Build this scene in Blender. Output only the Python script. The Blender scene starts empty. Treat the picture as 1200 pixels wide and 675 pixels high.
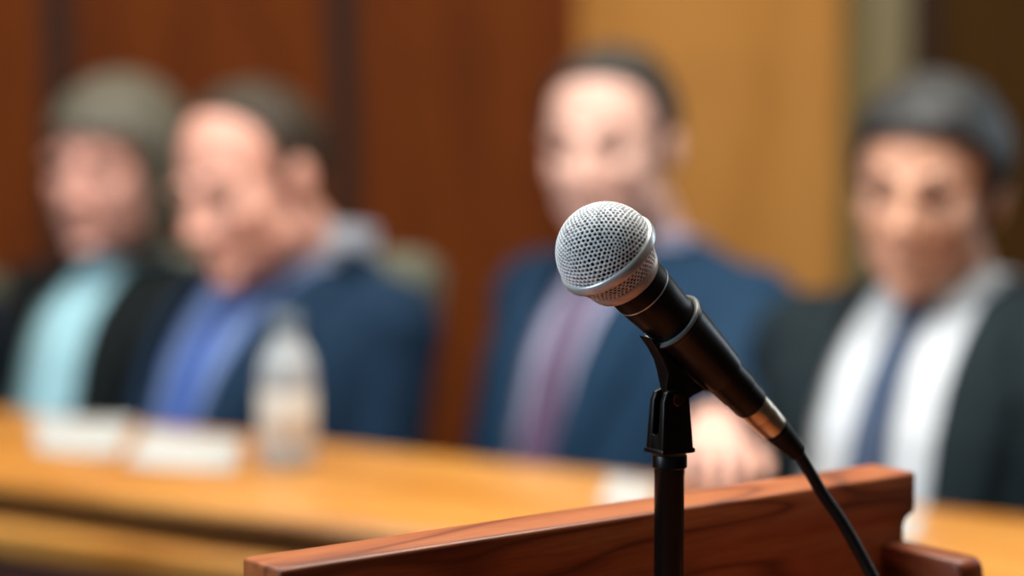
import bpy, bmesh, math, random
from mathutils import Vector, Matrix, Quaternion
from mathutils.bvhtree import BVHTree
from mathutils import noise as mnoise

random.seed(7)
sc = bpy.context.scene
COL = sc.collection
R = math.radians
V = Vector

# ------------------------------------------------------------------ camera
FPX = 2833.0
CAM = V((0, 0, 1.35))
PITCH = math.atan(287.5 / FPX)
FWD = V((0, math.cos(PITCH), -math.sin(PITCH)))
UP = V((0, math.sin(PITCH), math.cos(PITCH)))
RT = V((1, 0, 0))


def at(px, py, D):
    """point of the place seen at a photo position, at view depth D"""
    return CAM + D * (FWD + (px - 600) / FPX * RT + (337.5 - py) / FPX * UP)


def on_plane(px, py, z):
    d = FWD + (px - 600) / FPX * RT + (337.5 - py) / FPX * UP
    t = (z - CAM.z) / d.z
    return CAM + t * d


cd = bpy.data.cameras.new('camera')
cam = bpy.data.objects.new('camera', cd)
COL.objects.link(cam)
cam.location = CAM
cam.rotation_euler = (math.pi / 2 - PITCH, 0, 0)
cd.sensor_width = 36
cd.lens = FPX * 36 / 1200
cd.clip_start = 0.02
cd.dof.use_dof = True
cd.dof.focus_distance = 1.226
cd.dof.aperture_fstop = 2.6
cd.dof.aperture_blades = 9
sc.camera = cam

# ------------------------------------------------------------------ materials


def lin(c):
    return c / 12.92 if c <= 0.04045 else ((c + 0.055) / 1.055) ** 2.4


def rgb(h):
    h = h.lstrip('#')
    return tuple(lin(int(h[i:i + 2], 16) / 255) for i in (0, 2, 4)) + (1,)


def mat(name, col, rough=0.5, metal=0.0, spec=0.5, bump=0.0, bscale=200, col2=None, cscale=20, stretch=(1, 1, 1), coat=0.0, trans=0.0, ior=1.45, sheen=0.0, sss=0.0, emit=0):
    m = bpy.data.materials.new(name)
    m.use_nodes = True
    nt = m.node_tree
    b = nt.nodes['Principled BSDF']
    b.inputs['Base Color'].default_value = rgb(col)
    b.inputs['Roughness'].default_value = rough
    b.inputs['Metallic'].default_value = metal
    b.inputs['Specular IOR Level'].default_value = spec
    b.inputs['Coat Weight'].default_value = coat
    b.inputs['Coat Roughness'].default_value = 0.15
    b.inputs['Transmission Weight'].default_value = trans
    b.inputs['IOR'].default_value = ior
    b.inputs['Sheen Weight'].default_value = sheen
    if sss:
        b.inputs['Subsurface Weight'].default_value = sss
        b.inputs['Subsurface Radius'].default_value = (0.01, 0.004, 0.002)
        b.inputs['Subsurface Scale'].default_value = 0.6
    tc = nt.nodes.new('ShaderNodeTexCoord')
    mp = nt.nodes.new('ShaderNodeMapping')
    mp.inputs['Scale'].default_value = stretch
    nt.links.new(tc.outputs['Object'], mp.inputs['Vector'])
    if col2:
        n = nt.nodes.new('ShaderNodeTexNoise')
        n.inputs['Scale'].default_value = cscale
        n.inputs['Detail'].default_value = 5
        cr = nt.nodes.new('ShaderNodeValToRGB')
        cr.color_ramp.elements[0].position = 0.35
        cr.color_ramp.elements[1].position = 0.68
        cr.color_ramp.elements[0].color = rgb(col)
        cr.color_ramp.elements[1].color = rgb(col2)
        nt.links.new(mp.outputs[0], n.inputs['Vector'])
        nt.links.new(n.outputs['Fac'], cr.inputs[0])
        nt.links.new(cr.outputs[0], b.inputs['Base Color'])
    if bump:
        n2 = nt.nodes.new('ShaderNodeTexNoise')
        n2.inputs['Scale'].default_value = bscale
        n2.inputs['Detail'].default_value = 3
        bp = nt.nodes.new('ShaderNodeBump')
        bp.inputs['Strength'].default_value = bump
        bp.inputs['Distance'].default_value = 0.002
        nt.links.new(mp.outputs[0], n2.inputs['Vector'])
        nt.links.new(n2.outputs['Fac'], bp.inputs['Height'])
        nt.links.new(bp.outputs[0], b.inputs['Normal'])
    return m


def wood(name, dark, mid, light, scale=6.0, axis='X', rough=0.35, coat=0.3, ring=9.0):
    """flowing wood grain, long along one axis"""
    m = bpy.data.materials.new(name)
    m.use_nodes = True
    nt = m.node_tree
    b = nt.nodes['Principled BSDF']
    tc = nt.nodes.new('ShaderNodeTexCoord')
    mp = nt.nodes.new('ShaderNodeMapping')
    s = [scale * 2.2] * 3
    s['XYZ'.index(axis)] = scale * 0.35
    mp.inputs['Scale'].default_value = s
    nt.links.new(tc.outputs['Object'], mp.inputs['Vector'])
    n = nt.nodes.new('ShaderNodeTexNoise')
    n.inputs['Scale'].default_value = 1.0
    n.inputs['Detail'].default_value = 2
    n.inputs['Distortion'].default_value = 0.6
    nt.links.new(mp.outputs[0], n.inputs['Vector'])
    mu = nt.nodes.new('ShaderNodeMath')
    mu.operation = 'MULTIPLY'
    mu.inputs[1].default_value = ring
    nt.links.new(n.outputs['Fac'], mu.inputs[0])
    fr = nt.nodes.new('ShaderNodeMath')
    fr.operation = 'PINGPONG'
    fr.inputs[1].default_value = 0.5
    nt.links.new(mu.outputs[0], fr.inputs[0])
    cr = nt.nodes.new('ShaderNodeValToRGB')
    e = cr.color_ramp.elements
    e[0].position, e[0].color = 0.0, rgb(dark)
    e[1].position, e[1].color = 0.5, rgb(light)
    k = e.new(0.16)
    k.color = rgb(mid)
    nt.links.new(fr.outputs[0], cr.inputs[0])
    # fine pores
    mp2 = nt.nodes.new('ShaderNodeMapping')
    s2 = [scale * 90] * 3
    s2['XYZ'.index(axis)] = scale * 5
    mp2.inputs['Scale'].default_value = s2
    nt.links.new(tc.outputs['Object'], mp2.inputs['Vector'])
    n2 = nt.nodes.new('ShaderNodeTexNoise')
    n2.inputs['Scale'].default_value = 1.0
    nt.links.new(mp2.outputs[0], n2.inputs['Vector'])
    mx = nt.nodes.new('ShaderNodeMix')
    mx.data_type = 'RGBA'
    mx.blend_type = 'MULTIPLY'
    mx.inputs[0].default_value = 0.35
    cr2 = nt.nodes.new('ShaderNodeValToRGB')
    cr2.color_ramp.elements[0].position = 0.3
    cr2.color_ramp.elements[1].position = 0.6
    cr2.color_ramp.elements[0].color = (0.35, 0.3, 0.28, 1)
    nt.links.new(n2.outputs['Fac'], cr2.inputs[0])
    nt.links.new(cr.outputs[0], mx.inputs[6])
    nt.links.new(cr2.outputs[0], mx.inputs[7])
    nt.links.new(mx.outputs[2], b.inputs['Base Color'])
    b.inputs['Roughness'].default_value = rough
    b.inputs['Coat Weight'].default_value = coat
    b.inputs['Coat Roughness'].default_value = 0.2
    b.inputs['Specular IOR Level'].default_value = 0.15 if rough > .7 else 0.4
    return m


M = {}
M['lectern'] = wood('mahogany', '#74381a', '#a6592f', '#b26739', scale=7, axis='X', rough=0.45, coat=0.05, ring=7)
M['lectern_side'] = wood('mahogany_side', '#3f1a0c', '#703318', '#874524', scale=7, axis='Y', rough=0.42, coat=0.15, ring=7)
M['table'] = wood('golden_oak', '#b07026', '#c6883c', '#d09549', scale=2.2, axis='X', rough=0.36, coat=0.25, ring=5)
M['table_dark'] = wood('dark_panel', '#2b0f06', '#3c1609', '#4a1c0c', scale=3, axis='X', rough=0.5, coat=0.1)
M['table_shadow'] = mat('recess_shade', '#1a0e04', 0.7)  # shade of the recess under the tabletop, put into the apron colour
M['wall_wood'] = wood('wall_mahogany', '#602b06', '#6a3006', '#703508', scale=1.6, axis='Z', rough=0.75, coat=0.0, ring=6)
M['wall_joint'] = mat('wall_joint', '#281003', 0.8)
M['wall_tan'] = wood('wall_maple', '#b67e3c', '#bf8542', '#c58c48', scale=1.2, axis='Z', rough=0.75, coat=0.0, ring=4)
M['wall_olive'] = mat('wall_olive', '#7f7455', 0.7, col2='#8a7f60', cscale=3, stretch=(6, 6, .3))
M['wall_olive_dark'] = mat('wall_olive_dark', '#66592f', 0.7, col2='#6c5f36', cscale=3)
M['wall_brown'] = wood('wall_walnut', '#3c2605', '#432a06', '#492f08', scale=1.6, axis='Z', rough=0.8, coat=0.0)
M['wall_side'] = mat('wall_side_plaster', '#3d2a14', 0.85, col2='#45301a', cscale=4)
M['ceiling'] = mat('ceiling_white', '#cfc9bd', 0.9, bump=0.2, bscale=80)
M['carpet'] = mat('carpet', '#2a1f19', 0.95, col2='#342821', cscale=60, bump=0.6, bscale=300)
M['grille'] = mat('grille_silver', '#f6fafd', 0.45, metal=0.0)
M['ring'] = mat('ring_silver', '#cfd6d9', 0.3, metal=0.45)
M['collar'] = mat('collar_silver', '#cfc8c4', 0.4, metal=0.35)
M['foam'] = mat('foam_black', '#050505', 0.95, spec=0.1)
M['micbody'] = mat('mic_black', '#090909', 0.42, spec=0.35, bump=0.05, bscale=900)
M['clip'] = mat('clip_black', '#080808', 0.36, spec=0.36)
M['clipedge'] = mat('clip_edge_highlight', '#5c6466', 0.3, spec=0.6)  # glossy highlight of the rim, put in as a paler grey
M['metalblack'] = mat('pole_black', '#060606', 0.35, spec=0.3)
M['nickel'] = mat('nickel', '#cbbfaa', 0.34, metal=1.0)
M['rubber'] = mat('rubber_black', '#0b0b0b', 0.55, spec=0.3)
M['cablem'] = mat('cable_black', '#0c0d0e', 0.5, spec=0.35, bump=0.1, bscale=600)
M['screw'] = mat('screw_bronze', '#4a2a22', 0.35, metal=0.8)
M['paper'] = mat('paper_white', '#b2b4b1', 0.8, col2='#abaeab', cscale=3)
M['plastic_clear'] = mat('clear_plastic', '#ccd5da', 0.15, trans=0.35, ior=1.3)
M['water'] = mat('water', '#f2f8fa', 0.02, trans=1.0, ior=1.33)
M['label'] = mat('label_cream', '#d9d8d0', 0.6, col2='#d2d0c6', cscale=30)
M['cap'] = mat('cap_grey', '#6c7a86', 0.5)
M['chair_fabric'] = mat('chair_grey_green', '#6a6c5c', 0.9, col2='#636556', cscale=60, bump=0.4, bscale=500, sheen=0.0)
M['chair_dark'] = mat('chair_dark_leather', '#1f1712', 0.6, bump=.2, bscale=300)
M['chair_metal'] = mat('chair_frame', '#2a2a2a', 0.35, metal=0.8)
M['chair_plastic'] = mat('chair_shell', '#1a1b1b', 0.5)
M['eye_white'] = mat('eye_white', '#a89c94', 0.25)
M['iris'] = mat('iris_dark', '#22160f', 0.15)
M['shoe'] = mat('shoe_leather', '#120d0a', 0.35)
M['diffuser'] = mat('lamp_diffuser', '#f4f0e8', 0.6)


def glow(m, col, s):
    b = m.node_tree.nodes['Principled BSDF']
    b.inputs['Emission Color'].default_value = col
    b.inputs['Emission Strength'].default_value = s


glow(M['diffuser'], (1, .93, .82, 1), 2.0)

# ------------------------------------------------------------------ object helpers


def link(name, me, m=None, parent=None, smooth=True):
    o = bpy.data.objects.new(name, me)
    COL.objects.link(o)
    if m:
        me.materials.append(m)
    if parent:
        o.parent = parent
    if smooth:
        for p in me.polygons:
            p.use_smooth = True
    return o


def obj(name, bm, m=None, parent=None, smooth=True, offset=None, sharp=None):
    if offset is not None:
        bmesh.ops.translate(bm, verts=bm.verts, vec=-offset)
    bmesh.ops.recalc_face_normals(bm, faces=bm.faces)
    me = bpy.data.meshes.new(name)
    bm.to_mesh(me)
    bm.free()
    if sharp is not None:
        for p in me.polygons:
            p.use_smooth = True
        me.set_sharp_from_angle(angle=R(sharp))
    return link(name, me, m, parent, smooth)


def tag(o, label, cat, group=None):
    o['label'] = label
    o['category'] = cat
    if group:
        o['group'] = group
    return o


def thing(name, label, cat, loc=(0, 0, 0), rotz=0, group=None):
    o = bpy.data.objects.new(name, None)
    COL.objects.link(o)
    o.location = loc
    o.rotation_euler = (0, 0, rotz)
    o.empty_display_size = 0.05
    return tag(o, label, cat, group)


def struct(o):
    o['kind'] = 'structure'
    return o


def add_box(bm, lo, hi, bevel=0.0, seg=2):
    r = bmesh.ops.create_cube(bm, size=1)
    vs = r['verts']
    lo, hi = V(lo), V(hi)
    for v in vs:
        v.co = V((lo[i] + (v.co[i] + .5) * (hi[i] - lo[i]) for i in range(3)))
    if bevel:
        es = list({e for v in vs for e in v.link_edges})
        bmesh.ops.bevel(bm, geom=es, offset=bevel, segments=seg, profile=0.5, affect='EDGES')
    return bm


def box(name, lo, hi, m, parent=None, bevel=0.003, seg=2):
    bm = bmesh.new()
    add_box(bm, lo, hi, bevel, seg)
    return obj(name, bm, m, parent, sharp=35)


def add_prism(bm, poly, ax, d0, d1, bevel=0.0, seg=2):
    """poly in the two other axes, extruded along axis ax between d0 and d1"""
    oth = [i for i in range(3) if i != ax]
    rows = []
    for d in (d0, d1):
        row = []
        for p in poly:
            c = [0, 0, 0]
            c[ax] = d
            c[oth[0]], c[oth[1]] = p
            row.append(bm.verts.new(c))
        rows.append(row)
    n = len(poly)
    fs = [bm.faces.new(rows[0]), bm.faces.new(rows[1])]
    for i in range(n):
        fs.append(bm.faces.new((rows[0][i], rows[0][(i + 1) % n], rows[1][(i + 1) % n], rows[1][i])))
    bmesh.ops.recalc_face_normals(bm, faces=fs)
    if bevel:
        es = list({e for f in fs for e in f.edges if len(e.link_faces) == 2 and e.calc_face_angle() > R(25)})
        bmesh.ops.bevel(bm, geom=es, offset=bevel, segments=seg, profile=0.5, affect='EDGES')
    return bm


def add_lathe(bm, prof, mtx=None, seg=48):
    """prof: list of (r, z) from bottom to top; r=0 closes"""
    rows = []
    for r, z in prof:
        if r <= 1e-7:
            rows.append([bm.verts.new((0, 0, z))])
        else:
            rows.append([bm.verts.new((r * math.cos(2 * math.pi * k / seg), r * math.sin(2 * math.pi * k / seg), z)) for k in range(seg)])
    for a, b in zip(rows, rows[1:]):
        for k in range(seg):
            k2 = (k + 1) % seg
            if len(a) == 1 and len(b) == 1:
                continue
            if len(a) == 1:
                bm.faces.new((a[0], b[k2], b[k]))
            elif len(b) == 1:
                bm.faces.new((a[k], a[k2], b[0]))
            else:
                bm.faces.new((a[k], a[k2], b[k2], b[k]))
    if mtx is not None:
        vs = [v for row in rows for v in row]
        bmesh.ops.transform(bm, matrix=mtx, verts=vs)
    return bm


def frame_from(d):
    d = d.normalized()
    t = V((0, 0, 1)) if abs(d.z) < .9 else V((1, 0, 0))
    a = d.cross(t).normalized()
    return a, d.cross(a).normalized()


def add_tube(bm, pts, rads, seg=14, caps=True):
    """round tube through the points; hemispherical ends when caps"""
    pts = [V(p) for p in pts]
    if not isinstance(rads, (list, tuple)):
        rads = [rads] * len(pts)
    P, Q, T = [], [], []
    n = len(pts)
    tang = []
    for i in range(n):
        d = (pts[min(i + 1, n - 1)] - pts[max(i - 1, 0)])
        tang.append(d.normalized())
    if caps:
        for k in range(4):
            an = math.pi / 2 * (1 - k / 4)
            P.append(pts[0] - tang[0] * rads[0] * math.sin(an))
            Q.append(max(rads[0] * math.cos(an), rads[0] * .02))
            T.append(tang[0])
    for i in range(n):
        P.append(pts[i]); Q.append(rads[i]); T.append(tang[i])
    if caps:
        for k in range(1, 5):
            an = math.pi / 2 * k / 4
            P.append(pts[-1] + tang[-1] * rads[-1] * math.sin(an))
            Q.append(max(rads[-1] * math.cos(an), rads[-1] * .02))
            T.append(tang[-1])
    a, b = frame_from(T[0])
    rows = []
    for i, (p, r, t) in enumerate(zip(P, Q, T)):
        if i:
            q = T[i - 1].rotation_difference(t)
            a = q @ a
        a = (a - t * a.dot(t)).normalized()
        b = t.cross(a)
        rows.append([bm.verts.new(p + r * (math.cos(2 * math.pi * k / seg) * a + math.sin(2 * math.pi * k / seg) * b)) for k in range(seg)])
    for x, y in zip(rows, rows[1:]):
        for k in range(seg):
            bm.faces.new((x[k], x[(k + 1) % seg], y[(k + 1) % seg], y[k]))
    bm.faces.new(rows[0][::-1])
    bm.faces.new(rows[-1])
    return bm


def add_ell(bm, c, r, mtx=None, u=20, v=14):
    q = bmesh.ops.create_uvsphere(bm, u_segments=u, v_segments=v, radius=1)
    for x in q['verts']:
        x.co = V((c[0] + x.co.x * r[0], c[1] + x.co.y * r[1], c[2] + x.co.z * r[2]))
        if mtx is not None:
            x.co = mtx @ x.co
    return bm


def add_loft(bm, secs, seg=32):
    """secs: (centre, axis a, axis b, half a, half b): closed tube of ellipses"""
    rows = []
    for c, a, b, ra, rb in secs:
        rows.append([bm.verts.new(c + a * ra * math.cos(2 * math.pi * k / seg) + b * rb * math.sin(2 * math.pi * k / seg)) for k in range(seg)])
    for x, y in zip(rows, rows[1:]):
        for k in range(seg):
            bm.faces.new((x[k], x[(k + 1) % seg], y[(k + 1) % seg], y[k]))
    bm.faces.new(rows[0][::-1])
    bm.faces.new(rows[-1])
    return bm


def catmull(pts, n=8):
    pts = [V(p) for p in pts]
    out = []
    for i in range(len(pts) - 1):
        p0, p1, p2, p3 = pts[max(i - 1, 0)], pts[i], pts[i + 1], pts[min(i + 2, len(pts) - 1)]
        for k in range(n):
            t = k / n
            out.append(.5 * ((2 * p1) + (p2 - p0) * t + (2 * p0 - 5 * p1 + 4 * p2 - p3) * t * t + (3 * p1 - p0 - 3 * p2 + p3) * t ** 3))
    out.append(pts[-1])
    return out


def fuse(bm, voxel, smooth=6, decimate=None):
    """merge overlapping closed shells into one continuous surface, return a mesh"""
    bmesh.ops.recalc_face_normals(bm, faces=bm.faces)
    me = bpy.data.meshes.new('fuse')
    bm.to_mesh(me)
    bm.free()
    o = bpy.data.objects.new('fuse', me)
    COL.objects.link(o)
    r = o.modifiers.new('r', 'REMESH')
    r.mode = 'VOXEL'
    r.voxel_size = voxel
    if smooth:
        s = o.modifiers.new('s', 'SMOOTH')
        s.factor = 0.5
        s.iterations = smooth
    dg = bpy.context.evaluated_depsgraph_get()
    out = bpy.data.meshes.new_from_object(o.evaluated_get(dg))
    bpy.data.objects.remove(o)
    bpy.data.meshes.remove(me)
    return out


# ------------------------------------------------------------------ the room
DAIS = 0.11
TABLE_Z = 0.885
WY = 4.75


def sbox(name, lo, hi, m, parent=None, bevel=0.0):
    o = box(name, lo, hi, m, parent, bevel)
    if parent is None:
        struct(o)
    return o


def wx(px, y):
    return (px - 600) / FPX * (y * math.cos(PITCH) + 0.02)


sbox('floor', (-3.2, -2.2, -0.05), (3.2, WY, 0.0), M['carpet'])
sbox('trim_1', (-3.2, 1.95, 0.0), (3.2, WY - .001, DAIS), M['carpet'])      # low platform under the panel table
sbox('ceiling', (-3.2, -2.2, 3.0), (3.2, WY, 3.05), M['ceiling'])
sbox('wall_back', (-3.2, WY, 0.0), (wx(678, WY), WY + .1, 3.0), M['wall_wood'])
sbox('wall_back_middle', (wx(678, WY), WY, 0.0), (wx(985, WY), WY + .1, 3.0), M['wall_tan'])
sbox('wall_back_right', (wx(1078, WY), WY, 0.0), (3.2, WY + .1, 3.0), M['wall_brown'])
sbox('wall_left', (-3.3, -2.2, 0.0), (-3.2, WY, 3.0), M['wall_side'])
sbox('wall_right', (3.2, -2.2, 0.0), (3.3, WY, 3.0), M['wall_side'])
# joint strips between the wall panels
sbox('trim_2', (wx(53, WY), WY - .006, 0.1), (wx(88, WY), WY + .02, 3.0), M['wall_joint'])
sbox('trim_3', (wx(386, WY), WY - .006, 0.1), (wx(418, WY), WY + .02, 3.0), M['wall_joint'])
# olive pilaster beside the pale panel: darker reveal, lighter face, dark reveal
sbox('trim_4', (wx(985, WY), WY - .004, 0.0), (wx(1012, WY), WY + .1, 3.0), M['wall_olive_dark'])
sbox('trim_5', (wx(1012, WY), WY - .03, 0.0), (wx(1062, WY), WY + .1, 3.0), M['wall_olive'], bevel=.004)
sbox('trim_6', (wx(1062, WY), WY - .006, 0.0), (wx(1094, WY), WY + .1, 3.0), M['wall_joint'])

# ------------------------------------------------------------------ lights
def area(name, loc, tgt, sx, sy, power, col=(1, .93, .84)):
    l = bpy.data.lights.new(name, 'AREA')
    l.shape = 'RECTANGLE'
    l.size, l.size_y = sx, sy
    l.energy = power
    l.color = col
    o = bpy.data.objects.new(name, l)
    COL.objects.link(o)
    o.location = loc
    o.rotation_euler = (V(tgt) - V(loc)).to_track_quat('-Z', 'Y').to_euler()
    return o


area('ceiling_light_panel', (-0.5, 2.2, 2.93), (-0.5, 2.3, 0), 2.6, 0.5, 78)
area('ceiling_light_front', (0.7, 2.0, 2.93), (0.35, 1.75, 0), 1.2, 0.5, 40)
area('ceiling_light_wall', (0.0, 4.0, 2.93), (0, 4.6, 1.0), 4.0, 0.4, 30, (1, .86, .66))
area('fill_light_left', (-3.05, 0.35, 2.2), (0, 1.4, 1.1), 1.6, 1.4, 92, (.74, .88, 1))  # unseen cool light added from the left to brighten the grille
area('side_light_right', (3.05, 3.7, 1.9), (0.2, 1.3, 1.1), 1.2, 1.4, 26, (.75, .88, 1))  # unseen cool side light from the right
w = bpy.data.worlds.new('world')
sc.world = w
w.use_nodes = True
w.node_tree.nodes['Background'].inputs[0].default_value = (.80, .88, 1, 1)
w.node_tree.nodes['Background'].inputs[1].default_value = 0.07
sc.view_settings.view_transform = 'Standard'
sc.view_settings.look = 'None'

# ------------------------------------------------------------------ microphone
MC = at(712, 298, 1.22)
tilt = R(28)
A = (math.cos(tilt) * (-.707 * RT + .707 * UP) - math.sin(tilt) * FWD).normalized()   # towards the grille
Bx = A.cross(V((0, 0, 1))).normalized()            # horizontal, across the mic
if Bx.y > 0:
    Bx = -Bx
Cy = A.cross(Bx).normalized()
MM = Matrix(((Bx.x, Cy.x, A.x, MC.x), (Bx.y, Cy.y, A.y, MC.y), (Bx.z, Cy.z, A.z, MC.z), (0, 0, 0, 1)))


def goldberg(n):
    ph = (1 + 5 ** .5) / 2
    vs = [V(p).normalized() for p in ((-1, ph, 0), (1, ph, 0), (-1, -ph, 0), (1, -ph, 0), (0, -1, ph), (0, 1, ph), (0, -1, -ph), (0, 1, -ph), (ph, 0, -1), (ph, 0, 1), (-ph, 0, -1), (-ph, 0, 1))]
    fs = ((0, 11, 5), (0, 5, 1), (0, 1, 7), (0, 7, 10), (0, 10, 11), (1, 5, 9), (5, 11, 4), (11, 10, 2), (10, 7, 6), (7, 1, 8), (3, 9, 4), (3, 4, 2), (3, 2, 6), (3, 6, 8), (3, 8, 9), (4, 9, 5), (2, 4, 11), (6, 2, 10), (8, 6, 7), (9, 8, 1))
    idx, pts, tris = {}, [], []

    def vid(p):
        p = p.normalized()
        k = (round(p.x, 4), round(p.y, 4), round(p.z, 4))
        if k not in idx:
            idx[k] = len(pts)
            pts.append(p)
        return idx[k]
    for f in fs:
        a, b, c = (vs[i] for i in f)
        g = {}
        for i in range(n + 1):
            for j in range(n + 1 - i):
                g[i, j] = vid(a + (b - a) * (i / n) + (c - a) * (j / n))
        for i in range(n):
            for j in range(n - i):
                tris.append((g[i, j], g[i + 1, j], g[i, j + 1]))
                if i + j < n - 1:
                    tris.append((g[i + 1, j], g[i + 1, j + 1], g[i, j + 1]))
    cent = [((pts[a] + pts[b] + pts[c]) / 3).normalized() for a, b, c in tris]
    inc = [[] for _ in pts]
    for k, t in enumerate(tris):
        for v in t:
            inc[v].append(k)
    cells = []
    for v, ks in enumerate(inc):
        p = pts[v]
        a, b = frame_from(p)
        ks.sort(key=lambda k: math.atan2((cent[k] - p).dot(b), (cent[k] - p).dot(a)))
        cells.append((p, ks))
    return cells, cent


def mesh_dome(bm, Rr, zc, zmin, hole=.78):
    cells, cent = goldberg(13)
    rot = Quaternion((1, .3, .2), .35)
    vmap = {}

    def pos(p, r):
        return V((p.x * r, p.y * r, zc + p.z * r))
    for p, ks in cells:
        pr = rot @ p
        if zc + pr.z * Rr < zmin:
            continue
        outer, inn, low = [], [], []
        jit = V((random.uniform(-1, 1), random.uniform(-1, 1), random.uniform(-1, 1))) * .006
        hs = hole * random.uniform(.88, 1.12)
        for k in ks:
            if k not in vmap:
                vmap[k] = bm.verts.new(pos(rot @ cent[k], Rr))
            outer.append(vmap[k])
            q = (pr + jit + ((rot @ cent[k]) - pr) * hs).normalized()
            inn.append(bm.verts.new(pos(q, Rr * .998)))
            q2 = (pr + jit + ((rot @ cent[k]) - pr) * hs * .92).normalized()
            low.append(bm.verts.new(pos(q2, Rr - .0008)))
        m = len(ks)
        for i in range(m):
            j = (i + 1) % m
            bm.faces.new((outer[i], outer[j], inn[j], inn[i]))
            bm.faces.new((inn[i], inn[j], low[j], low[i]))


def mesh_cone(bm, z0, r0, z1, r1, n=56, rows=6, hole=.76):
    """hex mesh wrapped on a cone between z0 (radius r0) and z1 (radius r1)"""
    dz = (z1 - z0) / rows
    dth = 2 * math.pi / n
    vmap = {}

    def P(th, z, inset=0):
        t = (z - z0) / (z1 - z0)
        r = r0 + (r1 - r0) * t - inset
        return V((r * math.cos(th), r * math.sin(th), z))
    for row in range(-1, rows + 1):
        zc = z0 + (row + .5) * dz
        for k in range(n):
            th = (k + (.5 if row % 2 else 0)) * dth
            cs = [(0, 2 / 3), (.5, 1 / 3), (.5, -1 / 3), (0, -2 / 3), (-.5, -1 / 3), (-.5, 1 / 3)]
            hs = hole * random.uniform(.85, 1.12)
            jx, jz = random.uniform(-.06, .06), random.uniform(-.06, .06)
            o_, i_, l_ = [], [], []
            for cx, cz in cs:
                t_, z_ = th + cx * dth, zc + cz * dz
                key = (round((t_ / dth * 2)) % (2 * n), round(z_ / dz * 6 * 3))
                if key not in vmap:
                    vmap[key] = bm.verts.new(P(t_, z_))
                o_.append(vmap[key])
                ti, zi = th + (cx * hs + jx) * dth, zc + (cz * hs + jz) * dz
                i_.append(bm.verts.new(P(ti, zi, .00005)))
                l_.append(bm.verts.new(P(ti, zi, .0008)))
            for i in range(6):
                j = (i + 1) % 6
                try:
                    bm.faces.new((o_[i], o_[j], i_[j], i_[i]))
                except ValueError:
                    pass
                bm.faces.new((i_[i], i_[j], l_[j], l_[i]))


mic = thing('microphone', 'black handheld microphone with a silver mesh ball head, held in the clip above the lectern', 'microphone', MC)
LM = MM.copy()
LM.translation = (0, 0, 0)


GR = Matrix.Rotation(R(7), 4, FWD)
if (GR @ A).dot(UP) < A.dot(UP):
    GR = GR.inverted()


def mobj(name, bm, m, parent=mic, sharp=40, lean=False):
    bmesh.ops.transform(bm, matrix=(GR @ LM) if lean else LM, verts=bm.verts)
    return obj(name, bm, m, parent, sharp=sharp)


bm = bmesh.new()
mesh_dome(bm, .0257, .0015, -.0008)
g = mobj('mesh_dome', bm, M['grille'], sharp=80, lean=True)
s = g.modifiers.new('round', 'SUBSURF'); s.levels = 1; s.render_levels = 2
bm = bmesh.new()
mesh_cone(bm, -.0135, .0202, -.0030, .0252)
g2 = mobj('mesh_base', bm, M['grille'], sharp=80, lean=True)
s = g2.modifiers.new('round', 'SUBSURF'); s.levels = 1; s.render_levels = 2
bm = bmesh.new()
add_lathe(bm, [(0, .0245), (.012, .0212), (.0196, .0145), (.0236, .005), (.0238, 0), (.0226, -.006), (.0184, -.0140), (0, -.0141)])
mobj('foam_liner', bm, M['foam'], lean=True)
bm = bmesh.new()
add_lathe(bm, [(.0250, .0024), (.0260, .0025), (.0267, .0019), (.0270, .0010), (.0270, -.0020), (.0266, -.0030), (.0258, -.0036), (.0248, -.0037), (.0246, -.001), (.0250, .0024)], seg=96)
mobj('grille_ring', bm, M['ring'], sharp=80, lean=True)
bm = bmesh.new()
add_lathe(bm, [(.0190, -.0130), (.0202, -.0130), (.0205, -.0136), (.0198, -.0160), (.0186, -.0186), (.0178, -.0196), (.0160, -.0200), (.0160, -.013), (.0190, -.0130)], seg=72)
mobj('grille_collar', bm, M['collar'], sharp=60, lean=True)
bm = bmesh.new()
add_lathe(bm, [(0, -.0165), (.0150, -.0165), (.0161, -.0190), (.0160, -.0292), (.0158, -.0295), (.0158, -.0300), (.0159, -.0303), (.0151, -.040), (.0140, -.055),
               (.0124, -.080), (.0110, -.1000), (.0107, -.1135), (.01010, -.1142), (.0100, -.1235), (.0096, -.1252), (.0082, -.1256), (0, -.1256)], seg=72)
body = mobj('body', bm, M['micbody'], sharp=30)
bm = bmesh.new()
add_lathe(bm, [(.01590, -.0301), (.01602, -.0299), (.01605, -.0296), (.01595, -.0293)], seg=72)
ln = mobj('seam_line', bm, M['ring'], body)

# cable with its connector
END = MM @ V((0, 0, -.1675))
cable = thing('microphone_cable', 'black cable with a brass-toned metal plug, hanging from the microphone down into the lectern', 'cable', END)


def cobj(name, bm, m, parent=cable, sharp=40, local=True):
    if local:
        bmesh.ops.transform(bm, matrix=MM, verts=bm.verts)
    bmesh.ops.translate(bm, verts=bm.verts, vec=-END)
    return obj(name, bm, m, parent, sharp=sharp)


bm = bmesh.new()
add_lathe(bm, [(0, -.1258), (.0085, -.1258), (.0088, -.1268), (.0087, -.1335), (.00845, -.1342), (.0086, -.1350), (.0079, -.1455), (.0073, -.1468), (0, -.1469)], seg=56)
con = cobj('plug_shell', bm, M['nickel'], sharp=30)
bm = bmesh.new()
prof = [(0, -.1466), (.0078, -.1466), (.0079, -.1485)]
for i in range(7):
    z = -.150 - i * .0024
    r = .0076 - i * .00034
    prof += [(r, z), (r - .0003, z - .0008), (r - .0003, z - .0014), (r - .0001, z - .0022)]
prof += [(.0052, -.1685), (.0036, -.1700), (0, -.1700)]
add_lathe(bm, prof, seg=40)
cobj('strain_relief', bm, M['rubber'], con, sharp=50)

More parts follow.
